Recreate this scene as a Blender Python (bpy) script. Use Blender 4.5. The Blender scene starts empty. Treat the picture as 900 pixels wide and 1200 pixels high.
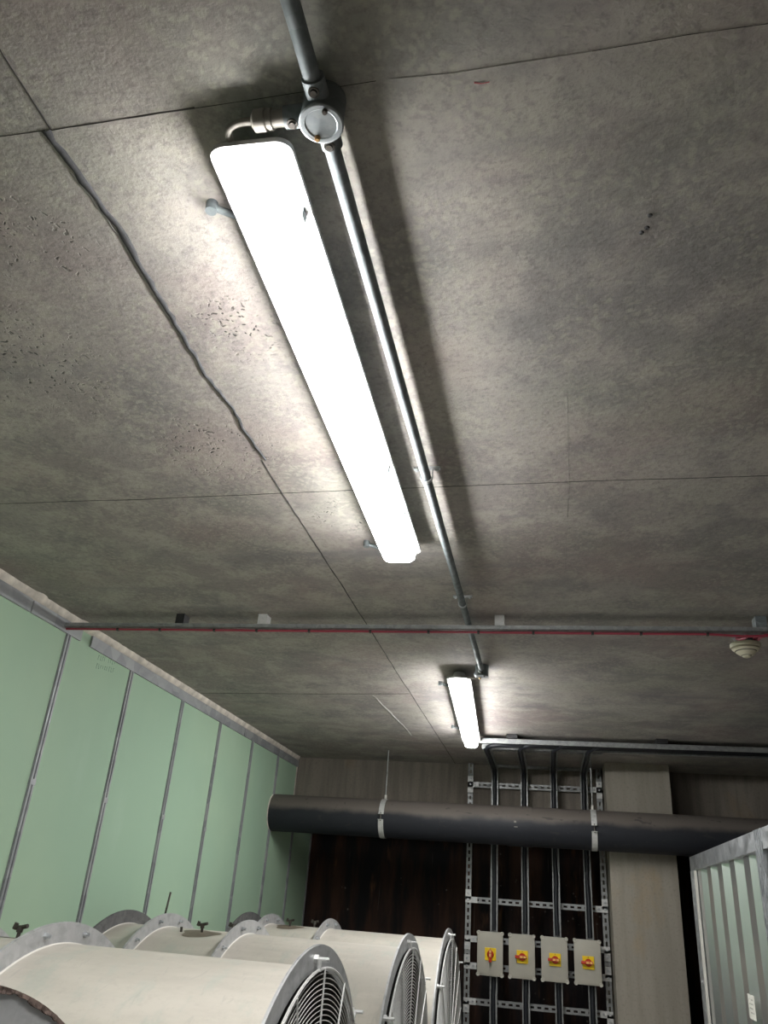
import bpy, bmesh, math, random
from mathutils import Vector, Matrix

random.seed(7)
C = bpy.context.scene.collection
SC = bpy.context.scene
E = 1.65            # eye height above the floor
PI = math.pi

# ------------------------------------------------------------------ camera
R = ((0.98019599, -0.02175424, -0.19683135),
     (0.18569792, 0.44624348, 0.87543306),
     (0.06879032, -0.89464714, 0.44144578))
cam_d = bpy.data.cameras.new('camera')
cam = bpy.data.objects.new('camera', cam_d)
C.objects.link(cam)
m = Matrix.Identity(4)
for i in range(3):
    m[i][0] = R[i][0]; m[i][1] = -R[i][1]; m[i][2] = -R[i][2]
m[2][3] = E
cam.matrix_world = m
cam_d.sensor_fit = 'HORIZONTAL'; cam_d.sensor_width = 36.0
cam_d.lens = 36.0 * 924 / 900
cam_d.clip_start = 0.02
SC.camera = cam

# ------------------------------------------------------------------ world, exposure
w = bpy.data.worlds.new('world'); SC.world = w; w.use_nodes = True
w.node_tree.nodes['Background'].inputs[0].default_value = (0.5, 0.53, 0.5, 1)
w.node_tree.nodes['Background'].inputs[1].default_value = 0.0
SC.view_settings.view_transform = 'Standard'
SC.view_settings.look = 'None'
SC.view_settings.gamma = 1.0
SC.view_settings.use_curve_mapping = False
SC.view_settings.exposure = 0.12
LAMP = 60.0        # radiance of the lit diffusers

# ------------------------------------------------------------------ materials
def mat(name, col, rough=0.6, metal=0.0, bump=0.0, scale=30.0, var=0.0, emit=None, strength=0, spec=0.5, vscale=None, stretch=(1, 1, 1)):
    M = bpy.data.materials.new(name); M.use_nodes = True
    nt = M.node_tree; b = nt.nodes['Principled BSDF']
    b.inputs['Base Color'].default_value = (*col, 1)
    b.inputs['Roughness'].default_value = rough
    b.inputs['Metallic'].default_value = metal
    b.inputs['Specular IOR Level'].default_value = spec
    if emit:
        b.inputs['Emission Color'].default_value = (*emit, 1)
        b.inputs['Emission Strength'].default_value = strength
    tc = nt.nodes.new('ShaderNodeTexCoord')
    mp = nt.nodes.new('ShaderNodeMapping'); mp.inputs['Scale'].default_value = stretch
    nt.links.new(tc.outputs['Object'], mp.inputs['Vector'])
    if var:
        n = nt.nodes.new('ShaderNodeTexNoise'); n.inputs['Scale'].default_value = vscale or scale * 0.3
        n.inputs['Detail'].default_value = 6
        nt.links.new(mp.outputs['Vector'], n.inputs['Vector'])
        r = nt.nodes.new('ShaderNodeValToRGB')
        r.color_ramp.elements[0].position = 0.3; r.color_ramp.elements[1].position = 0.7
        r.color_ramp.elements[0].color = (*[c * (1 - var) for c in col], 1)
        r.color_ramp.elements[1].color = (*[min(1, c * (1 + var)) for c in col], 1)
        nt.links.new(n.outputs['Fac'], r.inputs['Fac'])
        nt.links.new(r.outputs['Color'], b.inputs['Base Color'])
    if bump:
        n2 = nt.nodes.new('ShaderNodeTexNoise'); n2.inputs['Scale'].default_value = scale
        n2.inputs['Detail'].default_value = 5
        nt.links.new(mp.outputs['Vector'], n2.inputs['Vector'])
        bp = nt.nodes.new('ShaderNodeBump'); bp.inputs['Strength'].default_value = bump
        bp.inputs['Distance'].default_value = 0.005
        nt.links.new(n2.outputs['Fac'], bp.inputs['Height'])
        nt.links.new(bp.outputs['Normal'], b.inputs['Normal'])
    return M

class NT:
    """small helper for layered procedural colours"""
    def __init__(s, name, rough=0.85, spec=0.3):
        s.M = bpy.data.materials.new(name); s.M.use_nodes = True
        s.t = s.M.node_tree; s.b = s.t.nodes['Principled BSDF']
        s.b.inputs['Roughness'].default_value = rough
        s.b.inputs['Specular IOR Level'].default_value = spec
        s.tc = s.t.nodes.new('ShaderNodeTexCoord')
    def vec(s, scale=(1, 1, 1), loc=(0, 0, 0)):
        mp = s.t.nodes.new('ShaderNodeMapping'); mp.inputs['Scale'].default_value = scale
        mp.inputs['Location'].default_value = loc
        s.t.links.new(s.tc.outputs['Object'], mp.inputs['Vector']); return mp.outputs['Vector']
    def noise(s, sc, detail=6, v=None, rough=0.55, dist=0):
        n = s.t.nodes.new('ShaderNodeTexNoise'); n.inputs['Scale'].default_value = sc
        n.inputs['Detail'].default_value = detail; n.inputs['Roughness'].default_value = rough
        n.inputs['Distortion'].default_value = dist
        s.t.links.new(v or s.vec(), n.inputs['Vector']); return n.outputs['Fac']
    def voro(s, sc, v=None, feature='F1', out='Distance'):
        n = s.t.nodes.new('ShaderNodeTexVoronoi'); n.inputs['Scale'].default_value = sc
        n.feature = feature
        s.t.links.new(v or s.vec(), n.inputs['Vector']); return n.outputs[out]
    def rng(s, x, a, b, c=0.0, d=1.0):
        n = s.t.nodes.new('ShaderNodeMapRange'); n.interpolation_type = 'SMOOTHSTEP'
        for k, val in zip(('From Min', 'From Max', 'To Min', 'To Max'), (a, b, c, d)):
            n.inputs[k].default_value = val
        s.t.links.new(x, n.inputs['Value']); return n.outputs['Result']
    def mul(s, a, b, op='MULTIPLY'):
        n = s.t.nodes.new('ShaderNodeMath'); n.operation = op
        for i, x in enumerate((a, b)):
            if isinstance(x, (int, float)): n.inputs[i].default_value = x
            else: s.t.links.new(x, n.inputs[i])
        return n.outputs[0]
    def mix(s, f, a, b):
        n = s.t.nodes.new('ShaderNodeMix'); n.data_type = 'RGBA'
        for sock, x in ((n.inputs[0], f), (n.inputs[6], a), (n.inputs[7], b)):
            if isinstance(x, tuple): sock.default_value = (*x, 1)
            elif isinstance(x, (int, float)): sock.default_value = x
            else: s.t.links.new(x, sock)
        return n.outputs[2]
    def color(s, c): s.t.links.new(c, s.b.inputs['Base Color'])
    def bump(s, h, st=0.4, d=0.004):
        bp = s.t.nodes.new('ShaderNodeBump'); bp.inputs['Strength'].default_value = st
        bp.inputs['Distance'].default_value = d
        s.t.links.new(h, bp.inputs['Height']); s.t.links.new(bp.outputs['Normal'], s.b.inputs['Normal'])

def ceiling_material():
    n = NT('ceiling_concrete', 0.8, 0.25)
    big = n.noise(1.1, 6, dist=0.6)
    c = n.mix(n.rng(big, .35, .66), (0.295, 0.263, 0.253), (0.377, 0.353, 0.329))
    med = n.noise(5.5, 10, rough=.68, dist=.4)
    c = n.mix(n.mul(n.rng(med, .46, .60), .60), c, (0.477, 0.441, 0.398))
    dk = n.noise(3.6, 10, n.vec(loc=(8, 3, 0)), rough=.7)
    c = n.mix(n.mul(n.rng(dk, .48, .62), .58), c, (0.188, 0.183, 0.189))
    tint = n.noise(2.3, 6, n.vec(loc=(5, 2, 0)))
    c = n.mix(n.mul(n.rng(tint, .47, .66), .28), c, (0.377, 0.276, 0.262))
    gr = n.noise(1.4, 5, n.vec(loc=(2, 9, 0)))
    c = n.mix(n.mul(n.rng(gr, .50, .68), .35), c, (0.283, 0.300, 0.236))
    # pale aggregate blotches, warped so they are not round
    t = n.t
    wn = t.nodes.new('ShaderNodeTexNoise'); wn.inputs['Scale'].default_value = 22; wn.inputs['Detail'].default_value = 3
    t.links.new(n.vec(), wn.inputs['Vector'])
    vm = t.nodes.new('ShaderNodeVectorMath'); vm.operation = 'MULTIPLY_ADD'
    t.links.new(wn.outputs['Color'], vm.inputs[0]); vm.inputs[1].default_value = (.06, .06, 0); t.links.new(n.vec(), vm.inputs[2])
    v = n.voro(58, vm.outputs[0])
    bl = n.mul(n.rng(v, .56, .22), n.rng(n.noise(5, 6, n.vec(loc=(1, 7, 0))), .36, .56))
    c = n.mix(n.mul(bl, .55), c, (0.43, 0.405, 0.345))
    fine = n.noise(75, 5, rough=.7)
    c = n.mix(n.mul(n.rng(fine, .47, .66), .45), c, (0.182, 0.169, 0.166))
    # fields of blowholes where the concrete is honeycombed
    sx = t.nodes.new('ShaderNodeSeparateXYZ'); t.links.new(n.tc.outputs['Object'], sx.inputs[0])
    field = None
    for (x, y, r_) in ((-1.18, 1.28, .28), (-.93, .93, .16), (-.62, 1.22, .13), (-.85, 1.70, .22), (-.60, 2.1, .15)):
        dx, dy = n.mul(sx.outputs[0], x, 'SUBTRACT'), n.mul(sx.outputs[1], y, 'SUBTRACT')
        d = n.mul(n.mul(n.mul(dx, dx), n.mul(dy, dy), 'ADD'), .5, 'POWER')
        g_ = n.rng(d, r_, r_ * .3); field = g_ if field is None else n.mul(field, g_, 'MAXIMUM')
    pv = n.voro(75, vm.outputs[0])
    pit = n.mul(n.rng(pv, .34, .16), n.mul(field, n.rng(n.noise(14, 4, n.vec(loc=(9, 4, 0))), .42, .54)))
    c = n.mix(n.mul(pit, .9), c, (0.05, 0.052, 0.048))
    sm = n.noise(1.0, 6, n.vec((1.2, 9, 1), (0, 3, 0)))
    c = n.mix(n.mul(n.rng(sm, .56, .72), .42), c, (0.207, 0.206, 0.214))
    n.color(c)
    h = n.mul(n.mul(fine, .6), n.mul(pit, -1.5), 'ADD')
    h = n.mul(h, n.mul(n.noise(30, 6, n.vec((1, 1.6, 1)), rough=.7), .8), 'ADD')
    n.bump(h, .5, .005)
    return n.M

def wall_concrete(name, a, b, streak=True):
    n = NT(name, 0.85, 0.25)
    s1 = n.noise(2.2, 6, n.vec((9, 9, 0.8)))
    c = n.mix(n.rng(s1, .35, .65), a, b)
    rust = n.mul(n.rng(n.noise(1.3, 5, n.vec((2.5, 1, 1.2), (4, 0, 2))), .58, .72), .4)
    c = n.mix(rust, c, (a[0] * 1.25, a[1] * .95, a[2] * .6))
    f = n.noise(60, 4)
    c = n.mix(n.mul(n.rng(f, .5, .75), .35), c, tuple(x * .55 for x in a))
    n.color(c); n.bump(n.mul(f, n.noise(12, 5), 'ADD'), .4, .005)
    return n.M

def dark_wall_material():
    n = NT('rust_stained_wall', 0.75, 0.25)
    s1 = n.noise(1.6, 6, n.vec((5, 1, 0.7)))
    c = n.mix(n.rng(s1, .40, .68), (0.010, 0.008, 0.010), (0.060, 0.028, 0.018))
    s2 = n.noise(4, 6, n.vec((2.2, 1, .55), (3, 0, 1)))
    c = n.mix(n.mul(n.rng(s2, .60, .78), .8), c, (0.16, 0.075, 0.035))
    s3 = n.noise(18, 3, n.vec((3.5, 1, .10)))
    c = n.mix(n.mul(n.rng(s3, .69, .74), .35), c, (0.20, 0.17, 0.15))
    v = n.voro(16)
    sp = n.mul(n.rng(v, .16, .08), n.rng(n.noise(2.4, 3, n.vec(loc=(1, 1, 6))), .54, .62))
    c = n.mix(n.mul(sp, .5), c, (0.22, 0.19, 0.17))
    n.color(c); n.bump(s2, .3, .004)
    return n.M

def green_board():
    n = NT('green_board', 0.62, 0.25)
    a = n.noise(.8, 4)
    c = n.mix(n.rng(a, .35, .65), (0.345, 0.495, 0.365), (0.390, 0.535, 0.385))
    f = n.noise(5, 6, n.vec((1, 1, .4)))
    c = n.mix(n.mul(n.rng(f, .55, .75), .22), c, (0.43, 0.57, 0.46))
    s = n.noise(9, 3, n.vec((1, 7, .35), (0, 2, 5)))
    c = n.mix(n.mul(n.rng(s, .74, .78), .35), c, (0.62, 0.72, 0.60))
    n.color(c); n.bump(n.noise(90, 2), .08, .002)
    return n.M

def galv(name, a=(0.42, 0.44, 0.46), b=(0.62, 0.64, 0.66), rough=.42, metal=.85, sc=22):
    n = NT(name, rough, .5); n.b.inputs['Metallic'].default_value = metal
    v = n.voro(sc, out='Color')
    sep = n.t.nodes.new('ShaderNodeSeparateColor'); n.t.links.new(v, sep.inputs[0])
    c = n.mix(sep.outputs[0], a, b)
    f = n.noise(sc * .35, 6, n.vec((1, 1, 2)))
    c = n.mix(n.mul(n.rng(f, .5, .7), .35), c, tuple(x * .6 for x in a))
    n.color(c)
    n.t.links.new(n.rng(f, .3, .7, rough - .08, rough + .14), n.b.inputs['Roughness'])
    n.bump(f, .12, .003)
    return n.M

def casing_paint():
    n = NT('casing_paint', 0.55, 0.35)
    a = n.noise(3.2, 7, n.vec((.6, 2, 2)), rough=.65)
    c = n.mix(n.rng(a, .35, .68), (0.45, 0.42, 0.37), (0.53, 0.495, 0.44))
    s = n.noise(11, 6, n.vec((1, .5, .5), (2, 0, 0)), rough=.7)
    c = n.mix(n.mul(n.rng(s, .50, .66), .55), c, (0.40, 0.425, 0.38))
    d = n.noise(7, 4, n.vec((3.2, .8, .8), (1, 5, 0)), dist=2)
    c = n.mix(n.mul(n.rng(d, .62, .66), .30), c, (0.36, 0.345, 0.32))
    g = n.noise(34, 6, rough=.75)
    c = n.mix(n.mul(n.rng(g, .50, .68), .28), c, (0.38, 0.355, 0.315))
    n.color(c); n.bump(n.noise(40, 3), .1, .002)
    return n.M

M = {}
M['ceil'] = ceiling_material()
M['beam'] = wall_concrete('beam_concrete', (0.20, 0.175, 0.15), (0.26, 0.23, 0.195))
M['col'] = wall_concrete('column_concrete', (0.29, 0.265, 0.225), (0.33, 0.30, 0.255))
M['floor'] = wall_concrete('floor_concrete', (0.42, 0.40, 0.365), (0.50, 0.475, 0.43))
M['dark'] = dark_wall_material()
M['green'] = green_board()
M['galv'] = galv('galvanised_steel')
M['flange'] = galv('flange_steel', (0.44, 0.445, 0.45), (0.50, 0.505, 0.51), .55, .5, 45)
M['grimy'] = galv('grimy_flange_steel', (0.12, 0.12, 0.12), (0.16, 0.16, 0.16), .7, .3, 45)
M['liner'] = galv('casing_liner', (0.13, 0.13, 0.12), (0.17, 0.17, 0.16), .34, .8, 20)
M['conduit'] = galv('conduit_steel', (0.17, 0.195, 0.205), (0.23, 0.255, 0.265), .62, .40, 60)
M['strut'] = galv('strut_steel', (0.27, 0.28, 0.28), (0.36, 0.37, 0.37), .45, .6, 60)
M['plate'] = galv('bracket_steel', (0.60, 0.61, 0.60), (0.70, 0.70, 0.69), .40, .35, 60)
M['track'] = galv('track_steel', (0.30, 0.31, 0.325), (0.40, 0.41, 0.42), .55, .45, 12)
M['sheet'] = mat('cladding_steel', (0.66, 0.68, 0.68), .30, .92)
M['casing'] = casing_paint()
M['bead'] = mat('sealant', (0.66, 0.61, 0.54), .8, bump=.6, scale=60, var=.25)
M['white_seal'] = mat('white_sealant', (0.66, 0.64, 0.59), .6, bump=.3, scale=60)
M['mortar'] = mat('dark_mortar', (0.05, 0.05, 0.054), .85, bump=.5, scale=45, var=.35)
M['joint'] = mat('dark_joint_filler', (0.055, 0.05, 0.047), .9, var=.3, scale=40)  # dark colour of the formwork joint lines themselves
M['pale_mortar'] = mat('pale_mortar', (0.34, 0.33, 0.31), .85, bump=.6, scale=60, var=.2)
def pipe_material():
    n = NT('pale_topped_black_lagging', .6, .35)
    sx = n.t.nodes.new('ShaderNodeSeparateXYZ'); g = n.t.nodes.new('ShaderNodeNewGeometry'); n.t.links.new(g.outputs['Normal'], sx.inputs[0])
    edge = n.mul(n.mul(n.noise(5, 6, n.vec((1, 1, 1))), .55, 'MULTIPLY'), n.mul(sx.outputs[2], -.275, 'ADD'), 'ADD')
    top_pale = n.rng(edge, .02, .42)  # paler brown towards upward-facing normals, with a noisy edge
    c = n.mix(top_pale, (0.016, 0.018, 0.024), (0.135, 0.118, 0.105))
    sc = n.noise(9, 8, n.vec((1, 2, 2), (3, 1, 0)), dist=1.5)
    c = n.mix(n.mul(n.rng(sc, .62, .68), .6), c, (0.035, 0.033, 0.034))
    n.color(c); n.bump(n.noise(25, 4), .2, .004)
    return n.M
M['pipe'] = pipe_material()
M['black'] = mat('black_cable_sheath', (0.010, 0.012, 0.017), .5, bump=.1)
M['clip'] = mat('black_clip', (0.015, 0.015, 0.016), .5)
M['red'] = mat('red_cable_sheath', (0.30, 0.035, 0.060), .5)
M['cream'] = mat('cream_plastic', (0.62, 0.58, 0.44), .5, var=.1)
M['creamdark'] = mat('grille_plastic', (0.16, 0.145, 0.11), .6)
M['beige'] = mat('beige_plastic', (0.26, 0.24, 0.21), .55, var=.1)
M['body'] = mat('grey_fitting_body', (0.42, 0.42, 0.42), .55)
M['box'] = mat('grey_enclosure', (0.44, 0.42, 0.36), .55, var=.06)
M['cap'] = mat('grey_screw_cap', (0.52, 0.50, 0.44), .4)
M['yellow'] = mat('yellow_plate', (0.90, 0.63, 0.01), .45)
M['redk'] = mat('red_knob', (0.50, 0.035, 0.01), .4)
M['orange'] = mat('pale_pointer', (0.90, 0.50, 0.16), .45)
M['screw'] = mat('dark_screw', (0.10, 0.09, 0.08), .4, metal=.8)
M['brass'] = mat('brass_screw', (0.60, 0.36, 0.16), .35, metal=.9)
M['lid'] = galv('box_lid_steel', (0.26, 0.285, 0.30), (0.30, 0.325, 0.34), .42, .7, 90)
M['wire'] = mat('plated_wire', (0.74, 0.74, 0.72), .35, metal=.25)
M['inner'] = mat('impeller_paint', (0.05, 0.05, 0.05), .55, bump=.1)
M['stain'] = mat('oil_stain', (0.16, 0.13, 0.10), .5, var=.3, scale=40)
M['rustedge'] = mat('rust_scab', (0.16, 0.11, 0.09), .9, bump=.8, scale=80, var=.4)
M['label'] = mat('paper_label', (0.80, 0.79, 0.72), .6)
M['ink'] = mat('faded_ink', (0.36, 0.35, 0.31), .7)
M['stamp'] = mat('faint_stamp_ink', (0.15, 0.25, 0.18), .8)
M['redmark'] = mat('red_marker', (0.36, 0.10, 0.11), .8)
M['lamp'] = mat('lit_diffuser', (0.9, 0.9, 0.9), .4, emit=(1.0, 0.992, 0.972), strength=LAMP)

# ------------------------------------------------------------------ mesh builder
def basis(d):
    d = Vector(d).normalized()
    up = Vector((0, 0, 1)) if abs(d.z) < .95 else Vector((0, 1, 0))
    u = d.cross(up).normalized(); v = u.cross(d).normalized()
    return u, v

class MB:
    def __init__(s): s.bm = bmesh.new()
    def poly(s, pts): return s.bm.faces.new([s.bm.verts.new(p) for p in pts])
    def box(s, x0, x1, y0, y1, z0, z1, M4=None, bevel=0):
        vs = [s.bm.verts.new((x, y, z)) for x in (x0, x1) for y in (y0, y1) for z in (z0, z1)]
        fs = [s.bm.faces.new([vs[i] for i in q]) for q in ((0, 1, 3, 2), (4, 6, 7, 5), (0, 4, 5, 1), (2, 3, 7, 6), (0, 2, 6, 4), (1, 5, 7, 3))]
        if bevel:
            es = list({e for f in fs for e in f.edges})
            r = bmesh.ops.bevel(s.bm, geom=es, offset=bevel, segments=2, affect='EDGES', profile=.6)
            vs = list({v for f in r['faces'] for v in f.verts} | {v for v in vs if v.is_valid})
        if M4: bmesh.ops.transform(s.bm, matrix=M4, verts=vs)
        return s
    def tube(s, pts, r, n=12, caps=True, closed=False):
        pts = [Vector(p) for p in pts]; rings = []
        N = len(pts); u = None
        for i, p in enumerate(pts):
            if closed: d = (pts[(i + 1) % N] - pts[i - 1]).normalized()
            else: d = (pts[min(i + 1, N - 1)] - pts[max(i - 1, 0)]).normalized()
            if u is None: u, v = basis(d)
            else:
                u = (u - d * u.dot(d)).normalized(); v = d.cross(u) * -1 if False else u.cross(d).normalized()
            rr = r[i] if isinstance(r, (list, tuple)) else r
            rings.append([s.bm.verts.new(p + u * rr * math.cos(2 * PI * k / n) + v * rr * math.sin(2 * PI * k / n)) for k in range(n)])
        for i in range(N - 1 + (1 if closed else 0)):
            a, b = rings[i], rings[(i + 1) % N]
            for k in range(n):
                f = s.bm.faces.new((a[k], a[(k + 1) % n], b[(k + 1) % n], b[k])); f.smooth = True
        if caps and not closed:
            s.bm.faces.new(rings[0][::-1]); s.bm.faces.new(rings[-1])
        return s
    def cyl(s, p0, p1, r, n=24, caps=True):
        return s.tube([p0, p1], r, n, caps)
    def lathe(s, prof, o=(0, 0, 0), axis=(0, 0, 1), n=48, close=False, arc=None):
        """prof: list of (radius, along)"""
        o = Vector(o); ax = Vector(axis).normalized(); u, v = basis(ax)
        P = prof + [prof[0]] if close else prof
        rings = []
        for (r, h) in P:
            if r < 1e-6: rings.append([s.bm.verts.new(o + ax * h)])
            else: rings.append([s.bm.verts.new(o + ax * h + u * r * math.cos(2 * PI * k / n) + v * r * math.sin(2 * PI * k / n)) for k in range(n)])
        for a, b in zip(rings, rings[1:]):
            for k in range(n):
                k2 = (k + 1) % n
                if len(a) == 1 and len(b) == 1: continue
                if len(a) == 1: f = s.bm.faces.new((a[0], b[k2], b[k]))
                elif len(b) == 1: f = s.bm.faces.new((a[k], a[k2], b[0]))
                else: f = s.bm.faces.new((a[k], a[k2], b[k2], b[k]))
        return s
    def prism(s, poly, p0, d, u, v):
        """closed polygon of (a,b) in axes u,v swept from p0 by vector d"""
        p0, d, u, v = map(Vector, (p0, d, u, v))
        A = [s.bm.verts.new(p0 + u * a + v * b) for a, b in poly]
        B = [s.bm.verts.new(p0 + d + u * a + v * b) for a, b in poly]
        n = len(poly)
        for k in range(n): s.bm.faces.new((A[k], A[(k + 1) % n], B[(k + 1) % n], B[k]))
        s.bm.faces.new(A[::-1]); s.bm.faces.new(B)
        return s
    def sweep(s, prof, path, normals):
        """open or closed profile loop (a across, b along normal) along a path in a plane; side vector fixed = X"""
        rings = []
        for p, nrm in zip(path, normals):
            p = Vector(p); nrm = Vector(nrm)
            rings.append([s.bm.verts.new(p + Vector((1, 0, 0)) * a + nrm * b) for a, b in prof])
        n = len(prof)
        for a, b in zip(rings, rings[1:]):
            for k in range(n): s.bm.faces.new((a[k], a[(k + 1) % n], b[(k + 1) % n], b[k]))
        s.bm.faces.new(rings[0][::-1]); s.bm.faces.new(rings[-1])
        return s
    def slotted(s, p0, d, u, nrm, L, w=.041, dep=.030, t=.0025, pitch=.05, sl=.028, sw=.014, start=.012):
        """channel of length L along d, face width along u, slotted face looking along nrm"""
        p0, d, u, nrm = Vector(p0), Vector(d).normalized(), Vector(u).normalized(), Vector(nrm).normalized()
        T = Matrix((( d.x, u.x, nrm.x, p0.x), (d.y, u.y, nrm.y, p0.y), (d.z, u.z, nrm.z, p0.z), (0, 0, 0, 1)))
        h = w / 2
        s.box(0, L, -h, -sw / 2, -t, 0, T); s.box(0, L, sw / 2, h, -t, 0, T)
        x = start; prev = 0
        while x + sl < L:
            s.box(prev, x, -sw / 2, sw / 2, -t, 0, T); prev = x + sl; x += pitch
        s.box(prev, L, -sw / 2, sw / 2, -t, 0, T)
        s.box(0, L, -h, -h + t, -dep, -t, T); s.box(0, L, h - t, h, -dep, -t, T)
        s.box(0, L, -h + t, -h + .009, -dep, -dep + t, T); s.box(0, L, h - .009, h - t, -dep, -dep + t, T)
        return s
    def obj(s, name, m, parent=None, smooth=None, loc=None):
        bmesh.ops.recalc_face_normals(s.bm, faces=s.bm.faces)
        me = bpy.data.meshes.new(name); s.bm.to_mesh(me); s.bm.free()
        me.materials.append(m)
        if smooth is not None:
            for p in me.polygons: p.use_smooth = True
            me.set_sharp_from_angle(angle=math.radians(smooth))
        o = bpy.data.objects.new(name, me); C.objects.link(o)
        if parent:
            o.parent = parent
            o.location = -Vector(parent.location) if parent.parent is None else (0, 0, 0)
            if parent.type == 'EMPTY' and parent.rotation_euler.z: o.location = (0, 0, 0)
        return o

def thing(name, label, cat, loc=(0, 0, 0), group=None):
    o = bpy.data.objects.new(name, None); C.objects.link(o); o.location = loc
    o.empty_display_size = .05
    o['label'] = label; o['category'] = cat
    if group: o['group'] = group
    return o
def tag(o, label, cat, group=None):
    o['label'] = label; o['category'] = cat
    if group: o['group'] = group
    return o
def struct(mb, name, m, smooth=None):
    o = mb.obj(name, m, smooth=smooth); o['kind'] = 'structure'; return o
def localise(root):
    """children of an Empty are modelled in room coordinates: nothing else to do (location already offsets them)"""
    return root

H = E + 1.05
XL, XR, YN, YF = -2.09, 3.2, -3.2, 7.35
YB = 6.70                      # face of the downstand beam
# ================================================================== STRUCTURE
struct(MB().box(XL - .15, XR + .2, YN - .2, YF + .2, H, H + .2), 'ceiling', M['ceil'])
struct(MB().box(XL - .15, XR + .2, YN - .2, YF + .2, -.2, 0), 'floor', M['floor'])
struct(MB().box(XL - .15, XL, YN, YF, 0, H), 'wall_left', M['green'])
struct(MB().box(XR, XR + .2, YN, YF, 0, H), 'wall_right', M['beam'])
struct(MB().box(XL - .15, XR + .2, YN - .2, YN, 0, H), 'wall_near', M['beam'])
struct(MB().box(XL - .15, XR + .2, YF, YF + .2, 0, H), 'wall_back', M['dark'])
struct(MB().box(XL, XR, YB, YF, E + .60, H), 'trim_1', M['beam'])          # downstand beam
struct(MB().box(.418, .876, 6.35, YF, 0, H), 'trim_2', M['col'])            # column

# formwork joints in the ceiling (thin recess fillers)
tn = [3]
def trim(mb, m, smooth=None):
    o = struct(mb, 'trim_%d' % tn[0], m, smooth); tn[0] += 1; return o
def wobble_strip(pts, w0, w1, dep, m, seed=0, rough=.35, seg=.03):
    """irregular low ridge on the ceiling following pts (x,y)"""
    rnd = random.Random(seed); mb = MB(); rows = []
    P = [Vector((x, y, 0)) for x, y in pts]; L = sum((b - a).length for a, b in zip(P, P[1:]))
    n = max(2, int(L / seg)); acc = 0
    samples = []
    for i in range(n + 1):
        t = L * i / n; k = 0; tt = t
        while k < len(P) - 2 and tt > (P[k + 1] - P[k]).length: tt -= (P[k + 1] - P[k]).length; k += 1
        d = (P[k + 1] - P[k]); samples.append((P[k] + d.normalized() * min(tt, d.length), d.normalized(), i / n))
    wl = 0
    for p, d, t in samples:
        s = Vector((-d.y, d.x, 0)); ww = (w0 + (w1 - w0) * t) * (1 + rough * (rnd.random() * 2 - 1))
        wl = wl * .8 + (rnd.random() - .5) * w0 * .5
        c = p + s * wl
        rows.append([mb.bm.verts.new((c.x + s.x * a * ww, c.y + s.y * a * ww, H - z)) for a, z in ((-.5, -.001), (-.3, dep * .8), (0, dep * (1 + .3 * rnd.random())), (.3, dep * .8), (.5, -.001))])
    for a, b in zip(rows, rows[1:]):
        for k in range(4): mb.bm.faces.new((a[k], a[k + 1], b[k + 1], b[k]))
    return trim(mb, m, 60)
JX = -.745
wobble_strip([(JX, .35), (JX, .72)], .003, .004, .0012, M['joint'], 1)
wobble_strip([(JX - .005, .72), (JX + .008, .90), (JX + .012, 1.0), (JX + .004, 1.25), (JX, 1.75)], .016, .008, .0030, M['mortar'], 2, .30, .02)
wobble_strip([(JX - .012, .80), (JX + .002, 1.0), (JX - .004, 1.15), (JX - .006, 1.40)], .006, .003, .0010, M['pale_mortar'], 21, .9, .012)
wobble_strip([(JX, 1.75), (JX, 6.69)], .005, .006, .0015, M['joint'], 3)
wobble_strip([(JX, .722), (-.56, .717), (-.50, .716)], .0025, .0035, .001, M['joint'], 4)
wobble_strip([(-.50, .716), (-.22, .711)], .0014, .0012, .0006, M['joint'], 5)
wobble_strip([(-.20, .711), (-.10, .715), (.08, .709)], .0016, .0008, .0007, M['pale_mortar'], 52, .6)
wobble_strip([(.08, .709), (.2, .704), (3.1, .70)], .0010, .0010, .0005, M['joint'], 53)
wobble_strip([(-2.0, .72), (JX - .01, .72)], .0018, .0018, .0008, M['joint'], 51)
wobble_strip([(-2.05, 1.965), (-1.2, 1.96), (-.9, 1.95), (-.3, 1.932), (.17, 1.924), (3.1, 1.915)], .0035, .0035, .001, M['joint'], 6)
wobble_strip([(-2.05, 4.46), (-1.3, 4.41), (-.75, 4.353)], .006, .006, .0015, M['joint'], 7)
wobble_strip([(-.975, 4.41), (-.955, 4.9), (-.934, 5.57)], .016, .020, .002, M['pale_mortar'], 8, .4)
wobble_strip([(.06, 1.5), (.072, 1.93), (.069, 3.0)], .0010, .0010, .0004, M['pale_mortar'], 9, .8)
wobble_strip([(-.082, .733), (-.068, .736), (-.060, .735)], .004, .002, .0006, M['redmark'], 10)
for i, (x, y) in enumerate([(.186, 1.009), (.184, 1.036), (.176, 1.046)]):
    trim(MB().lathe([(0, .0025), (.003, .0025), (.005, -.001)], (x, y, H), (0, 0, -1), 10), M['mortar'])

# head of the left wall: sealant bead and folded steel track, in lengths with a gap
wall_bead = MB()
y = YN; rnd = random.Random(4)
rows = []
while y < YB:
    k = 1 + .16 * (rnd.random() - .5)
    if abs(y - 2.79) < .03 or abs(y - 3.17) < .06: k *= 1.5
    rows.append([wall_bead.bm.verts.new(p) for p in ((XL, y, H), (XL + .028 * k, y, H), (XL + .025 * k, y, H - .012), (XL + .014 * k, y, H - .028), (XL, y, H - .03))]); y += .03
for a, b in zip(rows, rows[1:]):
    for k in range(4): wall_bead.bm.faces.new((a[k], a[k + 1], b[k + 1], b[k]))
trim(wall_bead, M['bead'], 50)
for (y0, y1) in ((-3.1, .33), (.335, 2.76), (2.77, 3.16), (3.25, 5.35), (5.36, 6.695)):
    trim(MB().box(XL, XL + .010, y0, y1, H - .082, H - .026), M['track'])
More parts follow.
